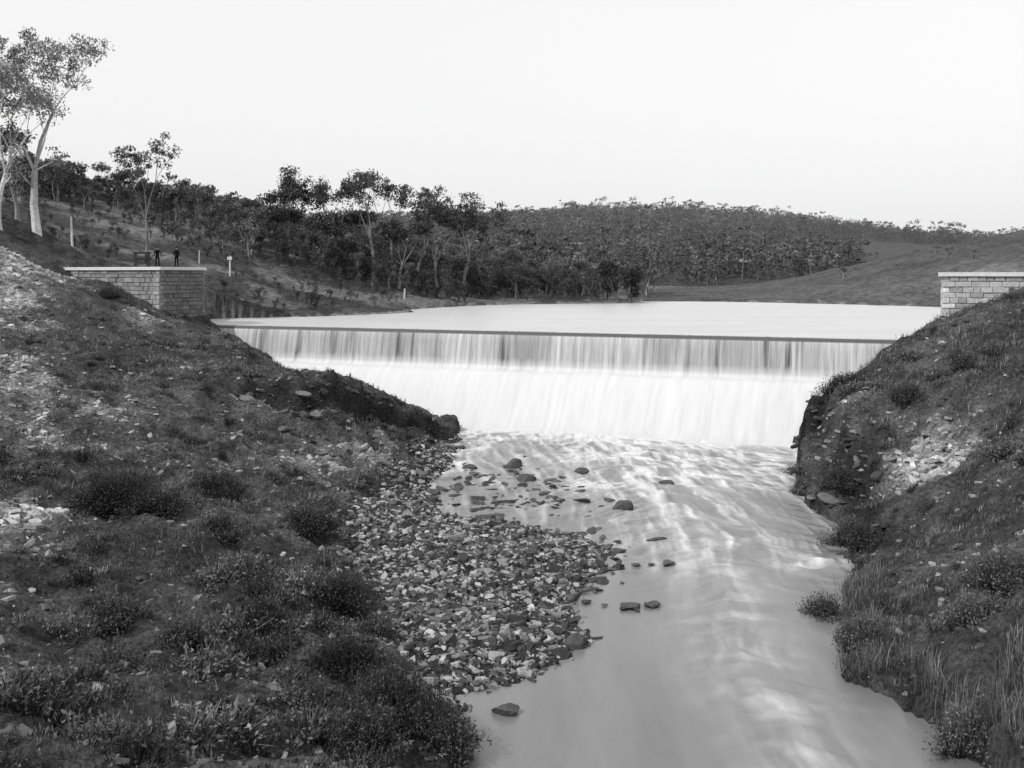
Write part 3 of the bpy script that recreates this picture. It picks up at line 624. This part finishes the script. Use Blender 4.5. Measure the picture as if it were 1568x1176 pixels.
# ---------------------------------------------------------------- people
def person(loc,rot,armpose):
    sk=[((0,0,.93),.16),((0,0,1.12),.15),((0,-.01,1.32),.18),((0,0,1.46),.1),((0,.01,1.53),.065),((0,0,1.62),.075)]
    e=[(0,1),(1,2),(2,3),(3,4),(4,5)]
    hands=[]
    for sx in(-1,1):
        k=len(sk);sk+=[((sx*.1,0,.88),.115),((sx*.12,-.02,.5),.085),((sx*.13,.02,.1),.065),((sx*.15,-.12,.045),.05)]
        e+=[(0,k),(k,k+1),(k+1,k+2),(k+2,k+3)]
        k=len(sk);sh_,el,wr_=(sx*.19,0,1.42),armpose[0 if sx<0 else 1][0],armpose[0 if sx<0 else 1][1]
        sk+=[(sh_,.085),((sx*el[0],el[1],el[2]),.062),((sx*wr_[0],wr_[1],wr_[2]),.042)];e+=[(2,k),(k,k+1),(k+1,k+2)]
        hands.append((np.array((sx*wr_[0],wr_[1],wr_[2])),np.array((sx*wr_[0],wr_[1],wr_[2]))-np.array((sx*el[0],el[1],el[2])),sx))
    me=bpy.data.meshes.new('person');me.from_pydata([p for p,_ in sk],e,[]);me.materials.append(m_cloth)
    o_=bpy.data.objects.new('person',me);bpy.context.collection.objects.link(o_)
    o_.modifiers.new('skin','SKIN')
    if not me.skin_vertices:
        bpy.context.view_layer.objects.active=o_;o_.select_set(True)
        bpy.ops.mesh.customdata_skin_add();o_.select_set(False)
    a=me.skin_vertices[0].data
    for i,(p,r) in enumerate(sk): a[i].radius=(r,r*.8)
    a[0].use_root=True
    o_.modifiers.new('sub','SUBSURF').levels=1;o_.modifiers['sub'].render_levels=2
    at=me.attributes.new('shade','FLOAT','POINT');at.data.foreach_set('value',np.full(len(sk),.02,np.float32))
    bm=bmesh.new();bmesh.ops.create_uvsphere(bm,u_segments=16,v_segments=12,radius=1)
    for v in bm.verts:
        c=v.co;zc=c.z;wd=.078*(1-.18*max(0,-zc));v.co=Vector((c.x*wd,c.y*.095-(.012 if zc<-.3 else 0),1.66+zc*.12))
    def addb(c,s_):
        r=bmesh.ops.create_icosphere(bm,subdivisions=1,radius=1)
        for v in r['verts']: v.co=Vector(c)+Vector((v.co.x*s_[0],v.co.y*s_[1],v.co.z*s_[2]))
    addb((0,-.1,1.65),(.014,.022,.026));addb((-.08,0,1.66),(.012,.02,.032));addb((.08,0,1.66),(.012,.02,.032));addb((0,-.093,1.598),(.026,.008,.007))
    for q in(-.03,.03): addb((q,-.086,1.675),(.012,.008,.008))
    hm=bpy.data.meshes.new('head');bm.to_mesh(hm);bm.free();at=hm.attributes.new('shade','FLOAT','POINT');at.data.foreach_set('value',np.full(len(hm.vertices),.3,np.float32));hm.materials.append(m_skin)
    ho=bpy.data.objects.new('head',hm);bpy.context.collection.objects.link(ho);ho.parent=o_
    v=[];f=[];pr=[(.15,1.725),(.15,1.735),(.09,1.745),(.088,1.80),(.07,1.835),(.005,1.84)];kk=16
    for r_,z_ in pr:
        for i in range(kk): t=2*math.pi*i/kk;v.append((r_*math.cos(t),r_*1.12*math.sin(t),z_))
    for j_ in range(len(pr)-1):
        for i in range(kk): f.append((j_*kk+i,j_*kk+(i+1)%kk,(j_+1)*kk+(i+1)%kk,(j_+1)*kk+i))
    h_=mk('hat',v,f,[m_cloth],np.full(len(v),.02),smooth=True);h_.parent=o_
    vv=[];ff=[];ss=[]
    for p,d_,sx in hands:
        d_=d_/np.linalg.norm(d_);side=np.array([0,1.,0]);side-=d_*(side@d_);side/=np.linalg.norm(side);nn=np.cross(d_,side)
        for q in (-.5,0,.5): tube(vv,ff,ss,p+side*q*.04,p+d_*.095+side*q*.055,.02,.017,.3,6)
        for i,(o2,l_) in enumerate([(-.033,.075),(-.011,.085),(.011,.08),(.033,.062)]):
            a_=p+d_*.09+side*o2;b_=a_+d_*l_*.5+nn*.008*-sx;c_=b_+d_*l_*.45+nn*.025*-sx
            tube(vv,ff,ss,a_,b_,.0095,.0088,.3,6);tube(vv,ff,ss,b_,c_,.0088,.0065,.3,6)
        a_=p+d_*.03-side*.03;b_=a_+d_*.035-side*.03;tube(vv,ff,ss,a_,b_,.012,.01,.3,6);tube(vv,ff,ss,b_,b_+d_*.03-side*.004,.01,.008,.3,6)
    hd=mk('hands',[tuple(q) for q in vv],ff,[m_skin],ss,smooth=True);hd.parent=o_
    o_.location=loc;o_.rotation_euler=(0,0,rot);o_.scale=(1.06,1.06,1.06)
down=((.26,.02,1.15),(.28,-.05,.9));hip=((.36,.05,1.17),(.2,-.1,1.02))
person((-33.7,99.3,ZL),.3,(down,hip))
person((-32.1,100.0,ZL),-.2,(hip,down))
# ---------------------------------------------------------------- thin valley haze (real participating air)
v,f=boxv((50,655,62),(900,0,0),(0,420,0),(0,0,75))
m_h=bpy.data.materials.new('valley_haze');m_h.use_nodes=True;nt=m_h.node_tree;nt.nodes.remove(nt.nodes['Principled BSDF'])
vs=nt.nodes.new('ShaderNodeVolumeScatter');vs.inputs['Density'].default_value=.00020;vs.inputs['Color'].default_value=(1,1,1,1)
nt.links.new(vs.outputs[0],nt.nodes['Material Output'].inputs['Volume'])
mk('valley_haze',[tuple(q) for q in v],f,[m_h])
# ---------------------------------------------------------------- light, world, camera
el=math.radians(42);az=math.radians(235)
sd=Vector((math.sin(az)*math.cos(el),math.cos(az)*math.cos(el),math.sin(el)))
sl_=bpy.data.lights.new('sun','SUN');sl_.energy=2.6;sl_.angle=math.radians(.6);sl_.color=(1,1,1)
so=bpy.data.objects.new('sun',sl_);bpy.context.collection.objects.link(so);so.rotation_euler=sd.to_track_quat('Z','Y').to_euler()
w=bpy.data.worlds.new('World');bpy.context.scene.world=w;w.use_nodes=True;nt=w.node_tree;bg=nt.nodes['Background']
sky=nt.nodes.new('ShaderNodeTexSky');sky.sky_type='NISHITA';sky.sun_disc=False;sky.sun_elevation=el;sky.sun_rotation=az;sky.dust_density=2.;sky.air_density=1.2
sep=nt.nodes.new('ShaderNodeSeparateColor');nt.links.new(sky.outputs[0],sep.inputs[0])  # blue-sensitive plate: blue sky records white
mx=mth(nt,'MULTIPLY_ADD',sep.outputs[2],.4,6.1)
nt.links.new(mx,bg.inputs[0]);bg.inputs[1].default_value=.12
cam=bpy.data.cameras.new('camera');co=bpy.data.objects.new('camera',cam);bpy.context.collection.objects.link(co)
co.location=(0,0,CZ);co.rotation_euler=(math.pi/2,0,0);cam.sensor_width=36;cam.lens=36*1600/1568;cam.shift_y=-(588-420)/1568;cam.clip_end=6000;cam.clip_start=.5
sc_=bpy.context.scene;sc_.camera=co;sc_.view_settings.view_transform='Standard';sc_.view_settings.look='None';sc_.view_settings.exposure=0
print('faces',sum(len(o.data.polygons) for o in bpy.data.objects if o.type=='MESH'))
